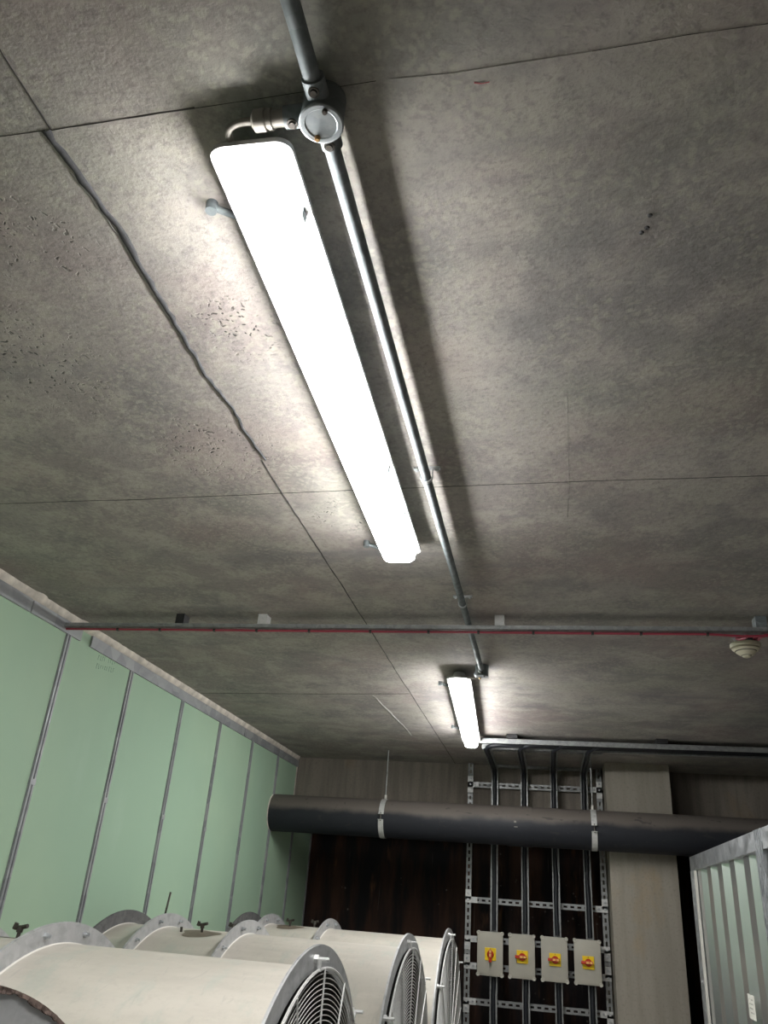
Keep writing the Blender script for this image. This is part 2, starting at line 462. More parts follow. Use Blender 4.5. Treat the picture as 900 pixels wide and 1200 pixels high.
# steel strips between the green boards
def strip(y, z0, z1, zj):
    mb = MB()
    for a, b in ((z0, zj - .003), (zj + .003, z1)):
        mb.box(XL, XL + .004, y - .018, y + .018, a, b)
        mb.box(XL + .004, XL + .009, y - .016, y - .005, a, b)
        mb.box(XL + .004, XL + .009, y + .005, y + .016, a, b)
    mb.box(XL, XL + .011, y - .019, y + .019, zj - .012, zj + .012)
    return trim(mb, M['track'])
for y, zj in ((.01, 2), (.62, 2), (1.23, 2), (1.84, 2.02), (2.45, 2.02), (3.07, 1.99), (3.675, 1.99), (4.318, 1.98), (4.92, 1.97), (5.552, 1.9), (6.16, 1.9)):
    strip(y, 0, H - .082, zj)
strip(6.76, 0, E + .60, 1.6)
trim(MB().box(XL, XL + .006, YB - .02, YB - .006, E + .6, H - .03), M['bead'])
trim(MB().box(XL, XL + .008, YF - .02, YF, 0, E + .60), M['track'])
# faint printed stamp on the second board
mb = MB(); rnd = random.Random(11)
for row, (z0, hh) in enumerate(((.945, .028), (.905, .026))):
    for i in range(9):
        if row == 0 and i in (4,): continue
        yy = 3.345 + i * .019 + rnd.random() * .004; zz = E + z0 - row * .0 + .0025 * i
        h2 = hh * (.55 + .45 * rnd.random())
        mb.box(XL, XL + .0006, yy, yy + .0022, zz - h2 / 2, zz + h2 / 2)
        if i % 2 == 0: mb.box(XL, XL + .0006, yy, yy + .009, zz + h2 / 2 - .003, zz + h2 / 2)
        if i % 3 == 1: mb.box(XL, XL + .0006, yy, yy + .008, zz - h2 / 2, zz - h2 / 2 + .003)
trim(mb, M['stamp'])

# ================================================================== LIGHT FITTINGS
def batten(name, label, p_near, p_far, w, group, end_round, brackets, clips):
    """long weatherproof fitting between two ceiling points (x,y)"""
    a, b = Vector((*p_near, 0)), Vector((*p_far, 0)); L = (b - a).length
    ang = math.atan2((b - a).x, (b - a).y)
    root = thing(name, label, 'ceiling light', (a.x, a.y, H), group); root.rotation_euler.z = -ang
    def rounded(wd, ln, r, z, off=0, n=6):
        pts = []
        for cx, cy, a0 in ((wd / 2 - r, ln - r + off, 0), (-wd / 2 + r, ln - r + off, 90), (-wd / 2 + r, r - off * 0 + (0), 180), (wd / 2 - r, r, 270)):
            for i in range(n + 1):
                t = math.radians(a0 + 90 * i / n); pts.append((cx + r * math.cos(t), cy + r * math.sin(t), z))
        return pts
    def loft(rings_, mb):
        R_ = [[mb.bm.verts.new(p) for p in r] for r in rings_]
        for r0, r1 in zip(R_, R_[1:]):
            for k in range(len(r0)): mb.bm.faces.new((r0[k], r0[(k + 1) % len(r0)], r1[(k + 1) % len(r0)], r1[k]))
        mb.bm.faces.new(R_[0][::-1]); mb.bm.faces.new(R_[-1])
    def shr(pts, s, z, ln=L, near=0):
        return [(x * (w - 2 * s) / w, s + y_ * (ln - 2 * s) / ln - (near if y_ < ln / 2 else 0), z) for x, y_, _ in pts]
    base = rounded(w, L, end_round, 0)
    bm_ = MB(); loft([shr(base, -.015, -.054, near=.004), shr(base, -.015, -.044, near=.004), shr(base, .008, -.036), shr(base, .016, -.014)], bm_)
    bm_.obj('body', M['body'], root, 40)
    d = MB(); loft([shr(base, .022, -.096), shr(base, .010, -.0935), shr(base, .003, -.087), shr(base, 0, -.078), shr(base, -.002, -.0525)], d)
    d.obj('diffuser', M['lamp'], root, 50)
    for s_, yy in brackets:
        k = MB()
        k.box(-w / 2 + .01, w / 2 - .01, yy - .014, yy + .014, -.014, 0)
        k.tube([(s_ * (w / 2 - .01), yy, -.012), (s_ * (w / 2 + .03), yy - .004, -.016), (s_ * (w / 2 + .070), yy - .022, -.010)], .0065, 10)
        k.cyl((s_ * (w / 2 + .070), yy - .022, -.020), (s_ * (w / 2 + .070), yy - .022, 0), .010, 12)
        k.obj('mounting_bracket', M['conduit'], root, 40)
    for s_, yy in clips:
        k = MB()
        k.box(s_ * (w / 2 + .0035) - .0008, s_ * (w / 2 + .0035) + .0008, yy - .011, yy + .011, -.074, -.050)
        k.obj('clip', M['conduit'], root)
    return root
Lg = 'linear fittings in one row on the ceiling'
l1 = batten('ceiling_light', 'long lit white batten light nearest the viewer, beside the round conduit box', (-.420, .766), (-.445, 2.262), .100, Lg, .020,
            [(-1, .15), (-1, 1.55)], [(1, .115), (1, .95), (1, 1.22)])
l2 = batten('ceiling_light', 'small looking far lit batten light next to the cable tray end', (-.418, 3.80), (-.500, 5.44), .086, Lg, .040,
            [(-1, .3), (-1, 1.4)], [(-1, .12)])
# unseen extra batten behind the viewer, added to brighten the ceiling
l3_added = batten('ceiling_light', 'added unseen batten light behind the viewer, brightening the ceiling', (-.40, -2.2), (-.40, -.70), .112, Lg, .020, [(-1, .15), (-1, 1.3)], [(1, .3)])

# ================================================================== CONDUIT RUN
CX, CZ = -.301, E + 1.019
def junction_box(x, y, z, label, spouts, lid_r=.0325):
    root = thing('junction_box', label, 'junction box', (x, y, H), 'round conduit boxes')
    mb = MB(); mb.lathe([(lid_r * .97, -.001), (lid_r * .97, -.052), (0, -.052)], (x, y, H), (0, 0, 1), 40)
    mb.lathe([(lid_r * .97, -.001), (0, -.001)], (x, y, H), (0, 0, 1), 40)
    mb.obj('box_body', M['conduit'], root, 40)
    zl = H - .052
    mb = MB(); mb.lathe([(0, 0), (lid_r, 0), (lid_r, -.003), (lid_r * .93, -.0045), (lid_r * .74, -.0045), (lid_r * .70, -.0035), (0, -.0035)], (x, y, zl), (0, 0, 1), 48)
    lid = mb.obj('lid', M['lid'], root, 25)
    for a, mm in ((62, M['screw']), (242, M['brass'])):
        sx, sy = x + math.cos(math.radians(a)) * lid_r * .72, y - math.sin(math.radians(a)) * lid_r * .72
        MB().lathe([(0, -.010), (.003, -.010), (.0042, -.008), (.0042, 0), (0, 0)], (sx, sy, zl), (0, 0, 1), 14).obj('lid_screw', mm, root, 40)
    for dx, dy in spouts:
        mb = MB(); p = Vector((x, y, CZ)); d = Vector((dx, dy, 0))
        mb.tube([p + d * lid_r * .8, p + d * (lid_r + .024)], .0165, 20)
        mb.obj('spout', M['conduit'], root, 40)
        mb = MB(); q = p + d * (lid_r + .012)
        mb.lathe([(0, -.003), (.0045, -.003), (.005, 0)], (q.x, q.y, CZ - .0165), (0, 0, 1), 12)
        mb.lathe([(.0062, -.001), (.008, -.001), (.008, .003)], (q.x, q.y, CZ - .0165), (0, 0, 1), 16)
        mb.obj('grub_screw', M['screw'], root, 40)
    return root
jb1 = junction_box(-.300, .728, CZ, 'round galvanised conduit box beside the near end of the big light', [(0, -1), (0, 1), (-1, 0)])
jb2 = junction_box(-.301, 3.75, CZ, 'small round conduit box near the far light, where the conduit ends', [(0, -1), (-.5, .86)])
def conduit(y0, y1, label, saddles):
    root = thing('conduit', label, 'conduit', (CX, y0, CZ), 'straight steel conduits in line')
    MB().cyl((CX, y0, CZ), (CX, y1, CZ), .0125, 24).obj('conduit_tube', M['conduit'], root, 40)
    for yy in saddles:
        mb = MB()
        mb.box(CX - .036, CX + .036, yy - .0065, yy + .0065, H - .006, H)
        arc = [(CX + .0145 * math.cos(t), yy, CZ - .0145 * math.sin(t)) for t in [PI * i / 10 for i in range(11)]]
        for k in range(10):
            a, b = Vector(arc[k]), Vector(arc[k + 1]); o = Vector((CX, yy, CZ))
            aa, bb = o + (a - o) * 1.12, o + (b - o) * 1.12; dy = Vector((0, .0065, 0))
            mb.poly([aa - dy, bb - dy, bb + dy, aa + dy]); mb.poly([a - dy, aa - dy, aa + dy, a + dy]) if k in (0, 10) else None
            mb.poly([a - dy, b - dy, bb - dy, aa - dy]); mb.poly([a + dy, b + dy, bb + dy, aa + dy])
        mb.box(CX - .0165, CX - .0145, yy - .0065, yy + .0065, CZ, H - .006); mb.box(CX + .0145, CX + .0165, yy - .0065, yy + .0065, CZ, H - .006)
        for s_ in (-1, 1):
            mb.lathe([(0, -.006), (.004, -.005), (.006, 0)], (CX + s_ * .027, yy, H - .006), (0, 0, 1), 14)
        mb.obj('saddle', M['galv'], root, 30)
    return root
conduit(YN + .01, .728 - .0555, 'galvanised conduit running from the round box out of the top of the picture', [-.6, -1.8])
conduit(.728 + .0555, 3.75 - .0555, 'long galvanised conduit on the ceiling between the two round boxes', [1.823, 2.80])

# cable gland and lead into the near light
g = thing('cable_gland', 'beige cable gland with curved cable between round box and near light', 'cable gland', (-.39, .745, CZ))
mb = MB(); mb.lathe([(0, .057), (.0125, .057), (.0125, .076), (.0155, .077), (.0155, .083), (.013, .084), (.013, .086), (.0165, .087), (.0165, .103), (.010, .108), (0, .108)], (-.300, .728, CZ), (-1, 0, 0), 24)
mb.obj('gland_nut', M['beige'], g, 30)
pts = [(-.404, .728, CZ), (-.420, .727, CZ), (-.436, .728, CZ - .002), (-.446, .733, CZ - .006), (-.449, .745, CZ - .009), (-.446, .760, CZ - .010), (-.442, .778, CZ - .010)]
def smooth_path(P, n=6):
    P = [Vector(p) for p in P]; out = []
    for i in range(len(P) - 1):
        p0, p1, p2, p3 = P[max(i - 1, 0)], P[i], P[i + 1], P[min(i + 2, len(P) - 1)]
        for k in range(n):
            t = k / n
            out.append(.5 * ((2 * p1) + (-p0 + p2) * t + (2 * p0 - 5 * p1 + 4 * p2 - p3) * t * t + (-p0 + 3 * p1 - 3 * p2 + p3) * t ** 3))
    out.append(P[-1]); return out
MB().tube(smooth_path(pts), .0055, 12).obj('cable', M['beige'], g, 60)
MB().tube([(-.447, .756, CZ - .010), (-.444, .778, CZ - .010)], .010, 14).obj('entry_plug', M['beige'], g, 40)
tag(MB().tube(smooth_path([(-.320, 3.80, CZ), (-.335, 3.82, CZ - .012), (-.37, 3.80, CZ - .016), (-.405, 3.785, CZ - .014), (-.415, 3.812, CZ - .010)]), .004, 8).obj('lead', M['beige'], None, 60),
    'thin pale cable from the small round box into the far light', 'cable')

# ================================================================== RED CABLE TRAY ACROSS THE CEILING
ty0, ty1, tzb, tzt = 3.010, 3.062, E + .988, E + 1.0055
tray = thing('cable_tray', 'narrow grey steel tray crossing the whole ceiling with a red cable clipped under it', 'cable tray', (XL, 3.03, tzb))
mb = MB(); X0, X1 = XL + .012, XR
mb.box(X0, X1, ty0, ty1, tzb, tzb + .0015); mb.box(X0, X1, ty0, ty0 + .0015, tzb, tzt); mb.box(X0, X1, ty1 - .0015, ty1, tzb, tzt)
mb.obj('channel', M['strut'], tray)
for x, mm in ((-1.54, 'clip'), (-1.167, 'plate'), (-.176, 'plate'), (.79, 'conduit'), (1.8, 'plate')):
    k = MB().box(x - .019, x + .019, ty0 + .004, ty0 + .058, tzt, H).obj('ceiling_bracket', M[mm], tray)
    if mm == 'clip': k['label'] = 'black ceiling bracket'
rc = [(XL + .008, 3.031, tzb - .005)]
x = XL + .1
for x in [XL + .1 + .1 * i for i in range(27)]:
    rc.append((x, 3.031 + random.uniform(-.0012, .0012), tzb - .0052 - random.uniform(0, .001)))
rc += [(.72, 3.034, tzb - .011), (.80, 3.031, tzb - .010), (.86, 3.030, tzb - .008), (1.0, 3.031, tzb - .006), (XR, 3.031, tzb - .006)]
tag(MB().tube(smooth_path(rc, 3), .0047, 10).obj('red_cable', M['red'], None, 60), 'red fire alarm cable running along the tray across the ceiling', 'cable')
for px in (-1.83, -1.63, -1.38, -1.19, -.96, -.70, -.46, -.26, -.045, .18, .36, .60, 1.1, 1.4):
    MB().box(px - .005, px + .005, 3.024, 3.038, tzb - .0115, tzb, bevel=.0015).obj('cable_clip', M['clip'], tray)

# smoke detector hanging from the tray
DX, DY = .768, 3.20
det = thing('smoke_detector', 'cream cone shaped smoke detector hanging below the red cable', 'smoke detector', (DX, DY, E + .93))
zt = E + 1.0
mb = MB(); mb.lathe([(0, 0), (.053, 0), (.0565, -.003), (.0565, -.013), (.0545, -.017), (.048, -.019), (0, -.019)], (DX, DY, zt), (0, 0, 1), 56)
mb.obj('base', M['cream'], det, 30)
mb = MB(); mb.lathe([(.049, -.0205), (.0505, -.0225), (.042, -.031), (.039, -.030)], (DX, DY, zt), (0, 0, 1), 56, True)
mb.lathe([(.038, -.034), (.036, -.0365), (.023, -.047), (.019, -.0475), (.019, -.034)], (DX, DY, zt), (0, 0, 1), 56, True)
mb.obj('cowl', M['cream'], det, 30)
mb = MB(); mb.lathe([(.045, -.019), (.036, -.033), (.034, -.036), (.016, -.048), (.015, -.051), (0, -.051)], (DX, DY, zt), (0, 0, 1), 40); mb.obj('grille', M['creamdark'], det, 30)
mb = MB(); mb.lathe([(.0165, -.049), (.014, -.054), (.009, -.056), (0, -.056)], (DX, DY, zt), (0, 0, 1), 40); mb.obj('nose', M['cream'], det, 30)
for a in range(0, 360, 60):
    T = Matrix.Translation((DX, DY, zt)) @ Matrix.Rotation(math.radians(a + 20), 4, 'Z')
    mb = MB(); mb.prism([(.036, -.030), (.047, -.021), (.044, -.019), (.034, -.027)], (-.0012, 0, 0), (.0024, 0, 0), (0, 1, 0), (0, 0, 1)); bmesh.ops.transform(mb.bm, matrix=T, verts=mb.bm.verts)
    mb.obj('rib', M['cream'], det)
mb = MB(); mb.box(DX - .026, DX + .026, DY - .024, DY + .024, zt, H - .012, bevel=.003); mb.obj('mounting_box', M['clip'], det)
mb = MB(); mb.cyl((DX - .034, DY - .02, zt + .004), (DX - .046, DY - .03, zt + .016), .008, 14); mb.obj('tail_gland', M['galv'], det, 40)
for s_ in (-1, 1):
    tag(MB().tube(smooth_path([(DX + s_ * .030, 3.034, tzb - .010), (DX + s_ * .024, 3.07, tzb - .004), (DX + s_ * .034, 3.13, tzb + .008), (DX + s_ * .036, 3.168, tzb + .022), (DX + s_ * .025, 3.185, tzb + .024)]), .0055, 10).obj('red_cable', M['red'], None, 60),
        'short red cable tail at the %s of the smoke detector mount' % ('right' if s_ > 0 else 'left'), 'cable')

# ================================================================== LARGE BLACK PIPE
PYc, PZ, PR = 6.20, E + .553, .134
pipe = thing('pipe', 'large black lagged pipe crossing in front of the back wall', 'pipe', (0, PYc, PZ))
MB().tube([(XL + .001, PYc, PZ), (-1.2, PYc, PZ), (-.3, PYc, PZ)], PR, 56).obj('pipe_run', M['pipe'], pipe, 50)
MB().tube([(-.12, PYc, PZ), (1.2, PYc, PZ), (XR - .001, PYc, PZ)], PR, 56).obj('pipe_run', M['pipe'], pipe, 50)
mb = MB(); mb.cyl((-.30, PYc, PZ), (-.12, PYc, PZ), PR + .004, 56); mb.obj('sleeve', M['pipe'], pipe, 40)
MB().box(-.245, -.230, PYc - PR - .007, PYc - PR + .002, PZ + .01, PZ + .022).obj('sleeve_tab', M['beige'], pipe); MB().box(-.245, -.220, PYc - PR - .0065, PYc - PR + .002, PZ - .02, PZ - .016).obj('sleeve_tab', M['beige'], pipe)
mb = MB(); rr = random.Random(3)
mb.lathe([(PR, .0), (PR + .006, .002), (PR + .004, .006), (PR, .008)], (XL, PYc, PZ), (1, 0, 0), 60); mb.obj('wall_seal', M['bead'], pipe)
def pipe_clamp(x, ztop, label):
    root = thing('pipe_clamp', label, 'pipe hanger', (x, PYc, PZ + PR), 'steel pipe hangers')
    mb = MB(); n = 48
    for a0, a1 in ((-80, 82), (98, 262)):
        k = 20
        pr = [(PR + .001, -.019), (PR + .004, -.019), (PR + .004, .019), (PR + .001, .019)]
        rings = []
        for i in range(k + 1):
            t = math.radians(a0 + (a1 - a0) * i / k)  # 0 = up, around x axis; split at the front and back
            rings.append([mb.bm.verts.new((x + b, PYc - math.sin(t) * a, PZ + math.cos(t) * a)) for a, b in pr])
        for r0, r1 in zip(rings, rings[1:]):
            for j in range(4): mb.bm.faces.new((r0[j], r0[(j + 1) % 4], r1[(j + 1) % 4], r1[j]))
        mb.bm.faces.new(rings[0]); mb.bm.faces.new(rings[-1])
    for t in (82, 98, -80, -98):
        tt = math.radians(t); T = Matrix.Translation((x, PYc - math.sin(tt) * (PR + .012), PZ + math.cos(tt) * (PR + .012)))
        mb.box(-.019, .019, -.012, .012, -.0015, .0015, T)
    mb.obj('clamp_band', M['plate'], root, 30)
    for s_ in (1,):
        MB().cyl((x, PYc - PR - .012, PZ - .03), (x, PYc - PR - .012, PZ + .03), .004, 10).obj('clamp_bolt', M['screw'], root, 40)
    MB().cyl((x, PYc, PZ + PR + .004), (x, PYc, PZ + PR + .034), .010, 6).obj('nut', M['white_seal'], root)
    MB().cyl((x, PYc, PZ + PR + .034), (x, PYc, ztop), .0048, 10).obj('threaded_rod', M['strut'], root, 40)
pipe_clamp(-1.212, H, 'steel band clamp and thin rod holding the left part of the black pipe')
pipe_clamp(.308, H, 'steel band clamp and rod on the black pipe in front of the channel frame')

# ================================================================== SLOTTED CHANNEL FRAME
FY = 6.64
fr = thing('channel_frame', 'slotted galvanised channel frame carrying the isolators on the back wall', 'channel frame', (-.11, FY, 0))
UX = (-.612, .386)
for x in UX:
    MB().slotted((x, FY, 0.0), (0, 0, 1), (1, 0, 0), (0, -1, 0), H, start=.02).obj('upright', M['strut'], fr)
rails = (E + .885, E + .055, E - .205, E - .378, E - .600, E - 1.0)
for z in rails:
    MB().slotted((UX[0] + .021, FY - .001, z), (1, 0, 0), (0, 0, 1), (0, -1, 0), UX[1] - UX[0] - .042, start=.03).obj('rail', M['strut'], fr)
def corner_plate(x, z, sx, sz, tee=False):
    mb = MB(); y = FY - .003
    mb.box(min(x - .021 * sx, x + .068 * sx), max(x - .021 * sx, x + .068 * sx), y - .006, y, z - .0205, z + .0205)
    if tee: mb.box(x - .0215, x + .0215, y - .006, y, z - .062, z + .062)
    else: mb.box(x - .0215, x + .0215, y - .006, y, min(z, z + sz * .07), max(z, z + sz * .07))
    mb.obj('corner_plate', M['plate'], fr)
    for bx, bz in ((x, z), (x + .045 * sx, z), (x, z + sz * .045)):
        MB().lathe([(0, .009), (.009, .009), (.0095, 0)], (bx, y - .006, bz), (0, -1, 0), 6).obj('bolt', M['galv'], fr)
for i, z in enumerate(rails):
    sz = (0, 1, -1, 1, -1, 1)[i] or 1
    corner_plate(UX[0], z, 1, sz, tee=(i == 0)); corner_plate(UX[1], z, -1, sz, tee=(i == 0))
# channel lengths on the ceiling behind the main tray
for y, zz, label in ((5.92, H, 'short steel channel across the ceiling between main tray and back beam'), (6.655, H - .004, 'steel channel on the ceiling hard against the back beam')):
    tag(MB().slotted((-.46, y, zz - .021), (1, 0, 0), (0, 1, 0), (0, 0, -1), .84 if y < 6 else .80, dep=.021).obj('ceiling_channel', M['strut']), label, 'channel', 'channels on the ceiling')

# main cable tray along the ceiling, open below, with its cables
MY0, MY1, MZ = 5.42, 5.63, E + 1.024
mt = thing('cable_tray', 'wide ceiling cable tray running off to the right past the far light', 'cable tray', (-.44, 5.5, MZ))
mb = MB(); mb.box(-.445, XR, MY0, MY1, MZ - .002, MZ); mb.box(-.445, XR, MY0, MY0 + .002, MZ - .032, MZ); mb.box(-.445, XR, MY1 - .002, MY1, MZ - .032, MZ)
mb.box(-.445, XR, MY0 + .002, MY0 + .010, MZ - .032, MZ - .030)
mb.obj('tray_channel', M['strut'], mt)
for x in (-.23, .718, 1.7):
    MB().box(x - .035, x + .035, MY0 - .035, MY1 + .02, MZ, H - .0005).obj('support', M['clip'], mt)
TX = (-.414, -.186, .040, .268)
VY = 6.585; RZ = E + 1.012
for i, x in enumerate(TX):
    lab = ['leftmost of the four slim vertical cable trays, above the first isolator', 'second slim vertical cable tray from the left, over the second isolator',
           'third slim vertical cable tray from the left, over the third isolator', 'rightmost slim vertical cable tray, beside the pipe hanger rod'][i]
    path, nr = [], []
    zb = E - 1.5
    for z in (zb, RZ - .14): path.append((x, VY, z)); nr.append((0, -1, 0))
    for k in range(1, 8):
        t = PI / 2 * k / 8
        path.append((x, VY - .12 * (1 - math.cos(t)), RZ - .12 + .12 * math.sin(t))); nr.append((0, -math.cos(t), -math.sin(t)))
    for y in (VY - .14, MY1 + .002): path.append((x, y, RZ)); nr.append((0, 0, -1))
    h = .0265; t_ = .0015
    prof = [(-h, 0), (-h, .026), (-h + .007, .026), (-h + .007, .0245), (-h + t_, .0245), (-h + t_, t_), (h - t_, t_), (h - t_, .0245), (h - .007, .0245), (h - .007, .026), (h, .026), (h, 0)]
    o = MB().sweep(prof, path, nr).obj('cable_tray', M['strut']); tag(o, lab, 'cable tray', 'slim vertical cable trays')
    # the black cable in it, which turns right into the main tray
    rnd = random.Random(20 + i)
    def cab(z0, z1, top):
        P = []; z = z0
        while z < z1: P.append((x + rnd.uniform(-.004, .001), VY - .014, z)); z += .12
        if top:
            P += [(x, VY - .014, RZ - .14), (x, VY - .04, RZ - .05), (x, VY - .13, RZ - .015), (x, VY - .3, RZ - .015), (x, 5.80, RZ - .016),
                  (x, 5.66, RZ - .018), (x + .02, 5.60 - i * .012, RZ - .012), (x + .07, 5.575 - i * .034, RZ - .006), (x + .18, 5.565 - i * .036, RZ - .004), (x + .6, 5.565 - i * .036, RZ - .004), (XR - .01, 5.565 - i * .036, RZ - .004)]
        else: P.append((x, VY - .014, z1))
        return P
    ord_ = ('first', 'second', 'third', 'fourth')[i]
    tag(MB().tube(smooth_path(cab(E - .135, RZ - .3, True), 5), .0150, 12).obj('black_cable', M['black'], None, 60), 'black cable going up from the %s isolator from the left' % ord_, 'cable', 'black cables above the isolators')
    tag(MB().tube(smooth_path(cab(E - 1.5, E - .50, False), 4) + [(x, VY - .014, E - .435)], .0150, 12).obj('black_cable', M['black'], None, 60), 'black cable coming down below the %s isolator from the left' % ord_, 'cable', 'black cables below the isolators')

# ================================================================== ROTARY ISOLATORS
def isolator(cx, turned, label):
    BY = 6.50; z0, z1 = E - .424, E - .146; w2 = .092; yb = FY - .012
    root = thing('isolator_switch', label, 'isolator', (cx, yb, z0), 'grey rotary isolators in a row')
    mb = MB(); mb.box(cx - w2 + .003, cx + w2 - .003, BY + .030, VY - .030, z0 + .003, z1 - .003, bevel=.006); mb.obj('enclosure', M['box'], root, 35)
    mb = MB(); mb.box(cx - w2, cx + w2, BY, BY + .030, z0, z1, bevel=.005)
    mb.box(cx - w2 + .012, cx + w2 - .012, BY - .003, BY, z0 + .012, z1 - .012, bevel=.001)
    mb.obj('lid', M['box'], root, 35)
    for sx in (-1, 1):
        for sz in (0, 1):
            x, z = cx + sx * (w2 - .008), (z0 + .007) if sz == 0 else (z1 - .009)
            MB().lathe([(.0135, .034), (.0135, -.005), (.011, -.008), (.005, -.005), (0, -.005)], (x, BY, z), (0, 1, 0), 20).obj('lid_screw', M['cap'], root, 35)
    pz = E - .287; px = cx + .004
    MB().box(px - .040, px + .040, BY - .012, BY - .003, pz - .040, pz + .040, bevel=.002).obj('plate', M['yellow'], root)
    kn = bpy.data.objects.new('knob', None)
    mb = MB(); mb.lathe([(.024, -.012), (.024, -.026), (.020, -.030), (0, -.030)], (px, BY, pz), (0, 1, 0), 32)
    T = Matrix.Translation((px, BY, pz)) @ Matrix.Rotation(0 if not turned else math.radians(90), 4, 'Y')
    mb.box(-.0095, .0095, -.042, -.014, -.050, .030, T, bevel=.003)
    k = mb.obj('knob', M['redk'], root, 35)
    mb = MB(); mb.box(-.0065, .0065, -.044, -.041, -.016, .004, T); mb.box(-.0065, .0065, -.044, -.041, .009, .026, T)
    mb.obj('pointer', M['orange'], k)
    mb = MB(); mb.box(px - .0015, px + .0015, BY - .0128, BY - .012, pz + .029, pz + .037); mb.obj('index_mark', M['screw'], root)
isolator(-.4365, False, 'grey isolator with its red handle pointing down, leftmost of four')
isolator(-.212, True, 'grey isolator with sideways red handle, right after the one turned down')
isolator(.0155, True, 'grey isolator with sideways red handle, second from the concrete column')
isolator(.243, True, 'grey isolator with sideways red handle, nearest the concrete column')

# ================================================================== LARGE AXIAL FANS
ZC = E - .842; RC, RF = .664, .720
def ringp(mb, X0, X1, ri, ro, Y, n=128):
    mb.lathe([(ri, X0), (ro, X0), (ro, X1), (ri, X1)], (0, Y, ZC), (1, 0, 0), n, True)
def fan(Y, Xr, Xl, Xm, Xd, label, stuff=True, closed=False, ro_r=RF, rusty=False):
    root = thing('axial_fan', label, 'axial fan', ((Xr + Xl) / 2, Y, 0), 'row of big axial fans')
    def P(mb, name, m, sm=30): return mb.obj(name, m, root, sm)
    secs = [(Xr, Xl, 'outlet_casing'), (Xl, Xm, 'fan_casing'), (Xm, Xd, 'inlet_casing')]
    for a, b, nm in secs:
        mb = MB(); ringp(mb, b + .004, a - .004, RC - .006, RC, Y); P(mb, nm, M['casing'])
        mb = MB(); mb.lathe([(RC - .0065, b), (RC - .0065, a)], (0, Y, ZC), (1, 0, 0), 128); P(mb, 'liner', M['liner'])
    for X in (Xr, Xl, Xm, Xd):
        ro = ro_r if X == Xr else RF
        mb = MB(); ringp(mb, X - .004, X + .004, RC - .006, ro, Y)
        ringp(mb, X - .004, X - .0015, ro - .001, ro + .0015, Y)
        P(mb, 'flange', M['grimy' if X == Xd else 'flange'])
        if X != Xr:
            mb = MB(); mb.lathe([(RC, .004), (RC + .0035, .004), (RC + .001, .008), (RC, .008)], (X, Y, ZC), (1, 0, 0), 128, True); P(mb, 'sealant', M['white_seal'])
    if rusty:
        rnd = random.Random(5); mb = MB()
        prev = .004
        for k in range(900):
            a = math.radians(k * .4); prev = min(.0075, max(.0010, prev + rnd.uniform(-.0016, .0016))); q = RF - prev
            if rnd.random() < .18: continue
            T = Matrix.Translation((Xr + .004, Y, ZC)) @ Matrix.Rotation(a, 4, 'X')
            mb.box(0, .0008 + rnd.random() * .0014, -.0045, .0045, q, RF + .001, T)
        P(mb, 'rust_scab', M['rustedge'])
    # flange bolts on the two inner flanges
    for X, sgn in ((Xl, 1), (Xm, 1)):
        for k in range(20):
            a = math.radians(9 + 18 * k); y, z = Y + math.sin(a) * .694, ZC + math.cos(a) * .694
            mb = MB(); mb.cyl((X + .004, y, z), (X + .013, y, z), .0095, 6); mb.cyl((X + .013, y, z), (X + .024, y, z), .0048, 10)
            P(mb, 'bolt', M['galv'])
    # wire guard
    gx = Xr + .020
    mb = MB(); pass
    def ring(rr, x, wr, n=96):
        mb.tube([(x, Y + math.sin(2 * PI * i / n) * rr, ZC + math.cos(2 * PI * i / n) * rr) for i in range(n)], wr, 5, closed=True)
    ring(.664, gx, .0042, 128)
    rr = .652
    while rr > .10: ring(rr, gx, .0014, 96 if rr > .3 else 48); rr -= .0125
    P(mb, 'wire_guard', M['wire'], 60)
    for k in range(16):
        a = math.radians(22.5 * k); s_, c_ = math.sin(a), math.cos(a)
        mb = MB(); mb.cyl((gx + .004, Y + s_ * .08, ZC + c_ * .08), (gx + .004, Y + s_ * .664, ZC + c_ * .664), .0028, 6); P(mb, 'guard_spoke', M['wire'])
    for k in range(16):
        a = math.radians(-4 + 22.5 * k + (11.25 if k % 1 else 0)); y, z = Y + math.sin(a) * .690, ZC + math.cos(a) * .690
        if k % 2: continue
        mb = MB(); mb.cyl((Xr + .004, y, z), (Xr + .016, y, z), .011, 6); mb.cyl((Xr + .016, y, z), (Xr + .046, y, z), .0055, 10)
        y2, z2 = Y + math.sin(a) * .660, ZC + math.cos(a) * .660
        mb.cyl((Xr + .019, y, z), (Xr + .019, y2, z2), .006, 8)
        P(mb, 'guard_bolt', M['plate'])
    # impeller: hub and blades inside the casing
    xm = (Xl + Xm) / 2
    mb = MB(); mb.lathe([(0, .12), (.10, .115), (.17, .08), (.19, .03), (.19, -.12), (0, -.12)], (xm, Y, ZC), (1, 0, 0), 48); P(mb, 'hub', M['inner'])
    for k in range(8):
        T = Matrix.Translation((xm, Y, ZC)) @ Matrix.Rotation(PI / 4 * k, 4, 'X')
        mb = MB(); rows = []
        for j in range(6):
            z = .18 + j * .094; tw = math.radians(38 + j * 5); c = .13 - j * .008
            rows.append([mb.bm.verts.new(T @ Vector((math.cos(tw) * s_ * c + .012 * (1 - s_ * s_) + o_ * .006, math.sin(tw) * s_ * c, z))) for o_ in (0, 1) for s_ in ((-1, -.5, 0, .5, 1) if o_ == 0 else (1, .5, 0, -.5, -1))])
        for r0, r1 in zip(rows, rows[1:]):
            for q in range(10): mb.bm.faces.new((r0[q], r0[(q + 1) % 10], r1[(q + 1) % 10], r1[q]))
        mb.bm.faces.new(rows[0]); mb.bm.faces.new(rows[-1]); P(mb, 'blade', M['inner'])
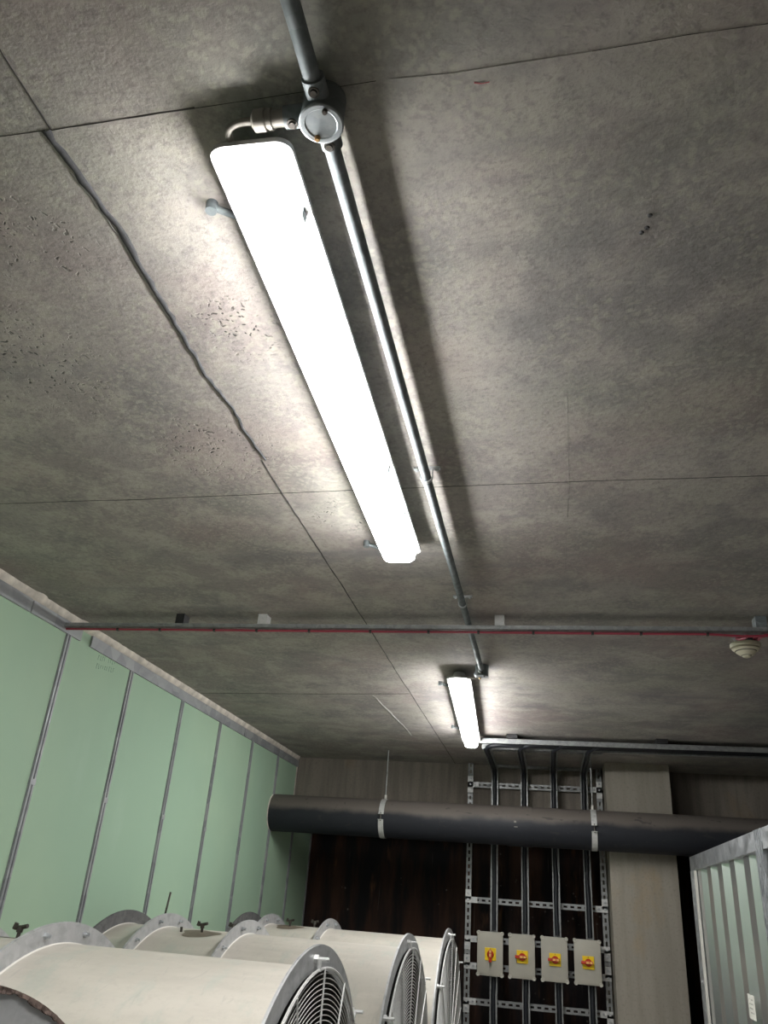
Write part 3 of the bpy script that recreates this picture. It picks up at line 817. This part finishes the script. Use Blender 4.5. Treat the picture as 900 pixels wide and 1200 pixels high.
    # feet
    for X in (Xl + .12, Xm + .06, Xd + .03):
        mb = MB()
        mb.box(X - .02, X + .02, Y - .45, Y + .45, 0, .05)
        for s_ in (-1, 1): mb.box(X - .004, X + .004, Y + s_ * .40 - .05, Y + s_ * .40 + .05, .05, .33)
        P(mb, 'foot', M['galv'])
    return root
def valve(root, X, ang, Y, big=True, stain=True):
    a = math.radians(ang); n = Vector((0, math.sin(a), math.cos(a))); p = Vector((X, Y, ZC)) + n * RC
    mb = MB(); mb.cyl(p, p + n * .020, .006, 10)
    if big:
        mb.cyl(p + n * .018, p + n * .036, .010, 8)
        mb.tube([p + n * .030 + Vector((-.020, 0, 0)), p + n * .032, p + n * .034 + Vector((.026, -.006, .004))], .0065, 8)
        mb.cyl(p + n * .034 + Vector((-.022, 0, -.008)), p + n * .036 + Vector((-.016, 0, .008)), .007, 6)
    mb.obj('grease_valve', M['screw'], root, 40)
    if stain:
        mb = MB(); rings = []
        for rr in range(5):
            r_ = .075 * rr / 4; rings.append([])
            for k in range(24):
                t = 2 * PI * k / 24; q = r_ * (1 + .12 * math.sin(3 * t + 1) + .08 * math.sin(5 * t))
                dx, da = q * 1.15 * math.cos(t), q * .9 * math.sin(t) / RC
                rings[-1].append(mb.bm.verts.new((X + dx, Y + math.sin(a + da - .03) * (RC + .0012), ZC + math.cos(a + da - .03) * (RC + .0012))))
        for r0, r1 in zip(rings[1:], rings[2:]):
            for k in range(24): mb.bm.faces.new((r0[k], r0[(k + 1) % 24], r1[(k + 1) % 24], r1[k]))
        mb.bm.faces.new(rings[1]); o = mb.obj('oil_stain', M['stain'], root, 60)
k_ = 1.6
fA = fan(1.527 * k_, -.400 * k_, -.890 * k_, -1.135 * k_, -1.232 * k_, 'big beige axial fan, its whole wire guard end in front of the others')
fB = fan(2.457 * k_, -.390 * k_, -.856 * k_, -1.105 * k_, -1.235 * k_, 'big beige axial fan between the nearest full one and the farthest')
fC = fan(3.387 * k_, -.384 * k_, -.849 * k_, -1.092 * k_, -1.183 * k_, 'big beige axial fan farthest back, closest to the dark wall')
fZ = fan(.597 * k_, -.447 * k_, -.92 * k_, -1.15 * k_, -1.23 * k_, 'rust edged steel fan rim in the bottom left corner, closest to the viewer', rusty=True)
YA, YBf, YCf = 1.527 * k_, 2.457 * k_, 3.387 * k_
valve(fA, -1.635, 8, YA); valve(fB, -1.56, -8, YBf); valve(fB, -1.48, 8, YBf, True, False); valve(fB, -1.65, -10, YBf, False, False)
valve(fC, -1.60, -6, YCf); valve(fC, -1.48, 6, YCf, True, False)
mb = MB(); mb.cyl((-1.80, YBf, ZC + .66), (-1.785, YBf, ZC + .81), .005, 8); mb.obj('rod', M['screw'], fB)

# ================================================================== CLAD CABINET AT THE RIGHT
KX = .90; zt1, zt0 = E + .397, E + .312
cb = thing('steel_enclosure', 'steel framed enclosure with ribbed cladding standing at the right edge', 'enclosure', (1.6, 4.4, 0))
YC0, YC1 = 2.0, 5.94
def P(mb, n_, m_, s_=None): return mb.obj(n_, m_, cb, s_)
P(MB().box(KX, KX + .08, YC0, YC1, zt0, zt1, bevel=.002), 'top_rail', M['galv'])
P(MB().box(KX + .08, 2.30, YC1 - .08, YC1, zt0, zt1), 'top_rail', M['galv'])
P(MB().box(KX + .08, 2.30, YC0, YC0 + .08, zt0, zt1), 'top_rail', M['galv'])
P(MB().box(KX + .07, 2.30, YC0 + .06, YC1 - .06, zt0 + .02, zt0 + .06), 'roof_sheet', M['sheet'])
def post(y0, y1, x0=KX - .002):
    mb = MB(); x1 = x0 + .07
    mb.box(x0 + .004, x1, y0, y1, 0.0, zt0 + (.0 if y0 > 5 else .086))
    nrib = 3; ww = (y1 - y0) / (2 * nrib + 1)
    for i in range(nrib + 1): mb.box(x0, x0 + .004, y0 + 2 * i * ww, y0 + (2 * i + 1) * ww, 0, zt0 + (.0 if y0 > 5 else .086))
    for z in [zt0 - .06 - .28 * i for i in range(7)]:
        mb.lathe([(0, .004), (.007, .003), (.009, 0)], (x0, (y0 + y1) / 2, z), (-1, 0, 0), 10)
    P(mb, 'post', M['galv'])
post(YC1 - .145, YC1 + .0); post(3.925, 4.06); post(YC0, YC0 + .1)
P(MB().box(KX - .004, KX + .012, YC1 - .160, YC1 - .145, 0, zt0 - .002), 'edge_strip', M['white_seal'])
# ribbed cladding
def cladding(y1, y0, x):
    mb = MB(); prof = []; y = y1; d = .045; t = .0015
    seq = ((.125, 0), (.050, d), (.115, 0), (.050, -d)); xx = x; pts = [(x, y)]
    i = 0
    while y > y0:
        dy, dx = seq[i % 4]; y = max(y0, y - dy); xx += dx; pts.append((xx, y)); i += 1
    a = [(mb.bm.verts.new((px, py, .03)), mb.bm.verts.new((px, py, zt0))) for px, py in pts]
    b = [(mb.bm.verts.new((px + t, py, .03)), mb.bm.verts.new((px + t, py, zt0))) for px, py in pts]
    for L_ in (a, b):
        for p, q in zip(L_, L_[1:]): mb.bm.faces.new((p[0], q[0], q[1], p[1]))
    P(mb, 'ribbed_panel', M['sheet'])
    return pts
pts1 = cladding(YC1 - .160, 4.06, KX + .018)
cladding(3.90, YC0 + .1, KX + .018)
P(MB().box(2.24, 2.26, YC0, YC1, .03, zt0), 'back_panel', M['sheet'])
P(MB().box(KX + .08, 2.24, YC1 - .04, YC1 - .03, .03, zt0), 'end_panel', M['sheet'])
P(MB().box(KX + .08, 2.24, YC0 + .03, YC0 + .04, .03, zt0), 'end_panel', M['sheet'])
# paper label on a rib
mb = MB(); ly0, ly1 = 4.50, 4.64
mb.box(KX + .008, KX + .0095, ly0, ly1, E - .375, E - .275); lab = P(mb, 'paper_label', M['label'])
mb = MB(); rnd = random.Random(9)
for j in range(4):
    z = E - .295 - j * .018
    for i in range(5):
        y = ly0 + .03 + i * .018
        if rnd.random() < .75: mb.box(KX + .0076, KX + .008, y, y + .008 + rnd.random() * .005, z - .003, z + .003)
mb.obj('faded_print', M['ink'], lab)
